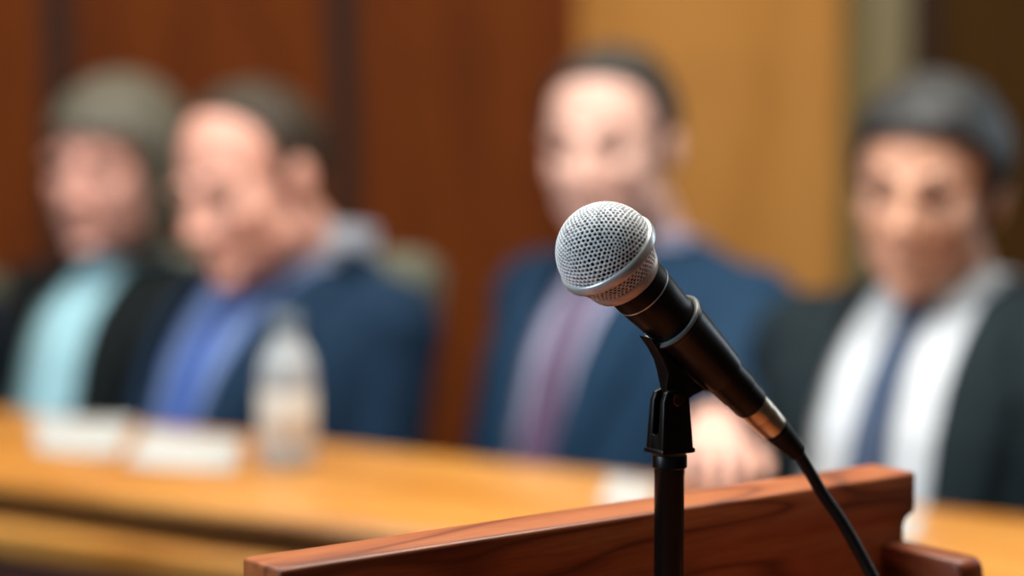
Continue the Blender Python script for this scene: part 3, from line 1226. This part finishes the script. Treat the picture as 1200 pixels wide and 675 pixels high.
    for i in range(nu):
        for j in range(nv):
            i2 = (i + 1) % nu
            ks = ((i, j), (i2, j), (i2, j + 1), (i, j + 1))
            if all(keep[k] for k in ks):
                bm.faces.new([grid[k] for k in ks])
    bmesh.ops.remove_doubles(bm, verts=bm.verts, dist=1e-5)
    bmesh.ops.delete(bm, geom=[v for v in bm.verts if not v.link_faces], context='VERTS')
    ho = pobj('hair', bm, hairm)
    sm = ho.modifiers.new('thick', 'SOLIDIFY'); sm.thickness = .012; sm.offset = -1

    # --- trousers and shoes
    bm = bmesh.new()
    torso(bm, .006, s1=.25)
    leg_tubes(bm, .009, .90)
    mt = fuse(bm, .009, 4)
    for v in mt.vertices:
        v.co -= base
    link('trousers', mt, trouserm, P)
    for sg in (-1, 1):
        a_, k_, f_ = legs[sg]
        bm = bmesh.new()
        b0 = V((f_.x, f_.y, DAIS))
        add_tube(bm, [b0 - Fl * .05 + Z * .046, b0 + Fl * .03 + Z * .048, b0 + Fl * .12 + Z * .036, b0 + Fl * .17 + Z * .030], [.042, .044, .036, .026], 16)
        for v in bm.verts:
            v.co.z = max(v.co.z, DAIS + .001)
        pobj('shoe', bm, M['shoe'])

    # --- shirt
    bm = bmesh.new()
    torso(bm, .007, s0=-.16, s1=1.02)
    for sg in (-1, 1):
        add_tube(bm, [sj[sg] + S * .010 - L * sg * .02, N - S * .030 + L * sg * .055], [.047, .049], 16)
    ms = fuse(bm, .008, 4)
    sb = BVHTree.FromPolygons([v.co.copy() for v in ms.vertices], [tuple(p.vertices) for p in ms.polygons])
    for v in ms.vertices:
        v.co -= base
    shirt = link('shirt' if not female else 'blouse', ms, shirtm, P)
    # collar: two leaves standing round the neck and folding down at the front
    bm = bmesh.new()
    for sg in (-1, 1):
        nn = 16
        rows = []
        for k in range(nn + 1):
            a = k / nn                             # 0 at the nape, 1 at the throat
            an = math.pi * a
            rad_b, rad_t = .078 * fs, .064 * fs
            dirv = -Fp * math.cos(an) + L * sg * math.sin(an)
            down = .012 + .050 * a ** 4
            top = N + S * (.034 - .014 * a + chigh * (1 - a * a * .8)) + dirv * rad_t + Fp * .006
            fold = N + S * (.036 - .016 * a + chigh * (1 - a * a * .8)) + dirv * (rad_t + .007) + Fp * .006
            edge = N - S * (down - .004) + dirv * (rad_b + .004 + .012 * a ** 3) + L * sg * (.022 * a ** 5) + Fp * .004
            inner = N - S * .015 + dirv * (rad_t + .001)
            rows.append([bm.verts.new(x) for x in (inner, top, fold, edge)])
        for a, b in zip(rows, rows[1:]):
            for k in range(3):
                bm.faces.new((a[k], a[k + 1], b[k + 1], b[k]))
    c_ = pobj('collar', bm, collarm or shirtm, shirt)
    sm = c_.modifiers.new('thick', 'SOLIDIFY'); sm.thickness = .002

    # --- jacket: shell over torso and sleeves, open at the front
    bm = bmesh.new()
    torso(bm, .019, s0=-.16, s1=1.02)
    arm_tubes(bm, .012, .99)
    mj = fuse(bm, .008, 5)
    jb = BVHTree.FromPolygons([v.co.copy() for v in mj.vertices], [tuple(p.vertices) for p in mj.polygons])

    def hw(v):
        a = max(0, min(1, v / vlen))
        return vtop + (vbot - vtop) * a
    b2 = bmesh.new()
    b2.from_mesh(mj)
    bpy.data.meshes.remove(mj)
    kill = []
    for f in b2.faces:
        c = f.calc_center_median()
        r = c - N
        v_, u_, w_ = -r.dot(S), r.dot(L), r.dot(Fp)
        if v_ < -.012 and math.hypot(u_, w_) < .10 + chigh * .6:
            kill.append(f)
        elif 0 < w_ < .215 and abs(u_) < hw(v_) and v_ < vlen + .15:
            kill.append(f)
        else:
            # leave cuffs open: faces capping the sleeve ends
            for sg in (-1, 1):
                s_, e_, t_ = arms[sg]
                dr = (t_ - e_).normalized()
                if (c - e_.lerp(t_, .99)).dot(dr) > .0 and (c - t_).length < .09:
                    kill.append(f)
                    break
    bmesh.ops.delete(b2, geom=kill, context='FACES')
    jo = obj('jacket', b2, jacketm, P, offset=base, sharp=70)
    sm = jo.modifiers.new('thick', 'SOLIDIFY'); sm.thickness = .004; sm.offset = 1

    def proj(bv, u_, v_, off):
        o_ = N - S * v_ + L * u_ + Fp * .5
        hit = bv.ray_cast(o_, -Fp)
        return (hit[0] + Fp * off) if hit[0] else (N - S * v_ + L * u_ + Fp * .08)

    for sg in (-1, 1):                             # lapels
        bm = bmesh.new()
        rows = []
        nn = 22
        for k in range(nn + 1):
            a = k / nn
            v_ = -.005 + (vlen + .0) * a
            wd = .012 + .058 * math.sin(math.pi * min(1, .18 + a * .82)) ** .8
            if a < .30:
                wd *= .78
            row = []
            for j in range(5):
                bq = j / 4
                uu = (hw(v_) - .003 + wd * bq)
                row.append(bm.verts.new(proj(jb, sg * uu, v_, .007 + .004 * math.sin(bq * math.pi))))
            rows.append(row)
        for a, b in zip(rows, rows[1:]):
            for j in range(4):
                bm.faces.new((a[j], a[j + 1], b[j + 1], b[j]))
        lo = pobj('lapel', bm, jacketm, jo)
        sm = lo.modifiers.new('thick', 'SOLIDIFY'); sm.thickness = .003
    bm = bmesh.new()                               # jacket collar behind the neck
    rows = []
    for k in range(25):
        an = R(-115) + R(230) * k / 24
        dirv = -Fp * math.cos(an) + L * math.sin(an)
        rows.append([bm.verts.new(x) for x in (N + S * .016 + dirv * .077 * fs, N + S * .020 + dirv * .085 * fs, N - S * .030 + dirv * .112 * fs)])
    for a, b in zip(rows, rows[1:]):
        for j in range(2):
            bm.faces.new((a[j], a[j + 1], b[j + 1], b[j]))
    co = pobj('jacket_collar', bm, jacketm, jo)
    sm = co.modifiers.new('thick', 'SOLIDIFY'); sm.thickness = .004
    # --- tie
    if tiem:
        bm = bmesh.new()
        rows = []
        nn = 26
        for k in range(nn + 1):
            a = k / nn
            v_ = .015 + .38 * a
            wd = .014 + .018 * a
            if a < .12:
                wd = .022 - .06 * a
            row = []
            for j in range(5):
                uu = (j / 4 - .5) * 2 * wd
                row.append(bm.verts.new(proj(sb, uu, v_, .006 + (.010 if a < .12 else .003) * (1 - (uu / wd) ** 2))))
            rows.append(row)
        for a, b in zip(rows, rows[1:]):
            for j in range(4):
                bm.faces.new((a[j], a[j + 1], b[j + 1], b[j]))
        to = pobj('tie', bm, tiem)
        sm = to.modifiers.new('thick', 'SOLIDIFY'); sm.thickness = .003
    chair(hip, yaw if chair_yaw is None else chair_yaw, rec, chair_label, chair_top)
    return P


def hairmat(name, c, c2):
    return mat(name, c, .45, col2=c2, cscale=30, stretch=(4, 4, .6), bump=.5, bscale=120, spec=.4)


SK1 = skin('skin_rose', '#d39a8a', '#daa596')
SK2 = skin('skin_ruddy', '#dba08c', '#e2ad9c')
SK3 = skin('skin_fair', '#e0b1a1', '#e7bcac')
SK4 = skin('skin_tan', '#cd9a80', '#d6a68d')
HR1 = hairmat('hair_grey_brown', '#4f4c41', '#656255')
HR2 = hairmat('hair_brown', '#2c241b', '#3d3226')
HR3 = hairmat('hair_dark_grey', '#262420', '#35332f')
HR4 = hairmat('hair_black_grey', '#1b1d1f', '#303436')
TROU = cloth('trousers_dark', '#14171c', '#1a1d22')
WHITE = cloth('shirt_white', '#c2cbd3', '#cad2da')

hx = lambda px, py, z: on_plane(px, py, TABLE_Z + z)

# woman with grey hair
person('woman with a grey bob, black jacket and pale blue blouse, seated at the table',
       at(158, 318, 3.60), at(132, 196, 3.50), R(25), R(20), R(22), R(4), R(-4), SK1, HR1,
       cloth('jacket_black', '#0d1517', '#12191b'), cloth('blouse_pale_blue', '#98c8d6', '#a4d0dc'), TROU,
       vtop=.052, vbot=.058, vlen=.40, hair='bob', female=True, legyaw=R(8), chair_yaw=R(20), scale=1.07, belly=.012,
       chair_label='grey office chair under the woman with the grey bob', chair_top=1.02)
# man with the blue tie
person('man with receding brown hair, navy suit and blue tie, head turned away from the microphone',
       at(372, 310, 3.21), at(292, 216, 3.09), R(44), R(19), R(38), R(14), R(6), SK2, HR2,
       cloth('jacket_navy', '#12283e', '#162f47'), cloth('shirt_blue_shaded', '#6d86ba', '#7890c2'), TROU, cloth('tie_blue', '#35529a', '#3f5fa8'),  # shirt front takes its shade as mid-blue; the collar stays pale
       collarm=cloth('collar_pale', '#b4bcc9', '#bcc4d0'), vtop=.098, vbot=.040, chair_yaw=R(16), hair='thin', scale=1.05, belly=.022, chigh=.036, shw=.152,
       chair_label='grey office chair showing behind the man with the blue tie', chair_top=1.05)
# man behind the microphone
person('man with short dark hair, navy suit and mauve tie, seated right behind the microphone',
       at(766, 298, 3.20), at(714, 174, 3.11), R(39), R(18), R(22), R(2), R(2), SK3, HR3,
       cloth('jacket_blue', '#153049', '#1a3852'), cloth('shirt_lilac', '#9c9dba', '#a7a8c4'), TROU, cloth('tie_mauve', '#57455f', '#614e69'),
       handL=hx(820, 568, .030), elbow=(-.5, .9), vtop=.060, vbot=.034, hair='short', scale=1.04, shw=.166,
       chair_label='grey office chair under the man behind the microphone', chair_top=1.0)
# man beyond the lectern
person('man with thick black-grey hair, charcoal suit, white shirt and dark tie, beyond the lectern end',
       at(1116, 345, 2.74), at(1086, 226, 2.68), R(34), R(15), R(24), R(3), R(-3), SK4, HR4,
       cloth('jacket_charcoal', '#142026', '#19272d'), WHITE, TROU, cloth('tie_navy', '#3d4c66', '#47566f'),
       shw=.166, vtop=.075, vbot=.080, vlen=.40, hair='full', scale=1.0,
       chair_label='grey office chair under the man in the charcoal suit', chair_top=1.0)
# neighbour of the woman, only a shoulder in view
person('person in a dark navy jacket, only a shoulder in view beside the woman',
       at(-185, 318, 3.44), at(-205, 200, 3.38), R(16), R(6), R(30), R(0), R(0), SK3, HR2,
       cloth('jacket_ink', '#0e1828', '#131f31'), WHITE, TROU, None, vtop=.06, vbot=.03, hair='short', shw=.172,
       chair_label='grey office chair under the person in the dark navy jacket', chair_top=1.0)
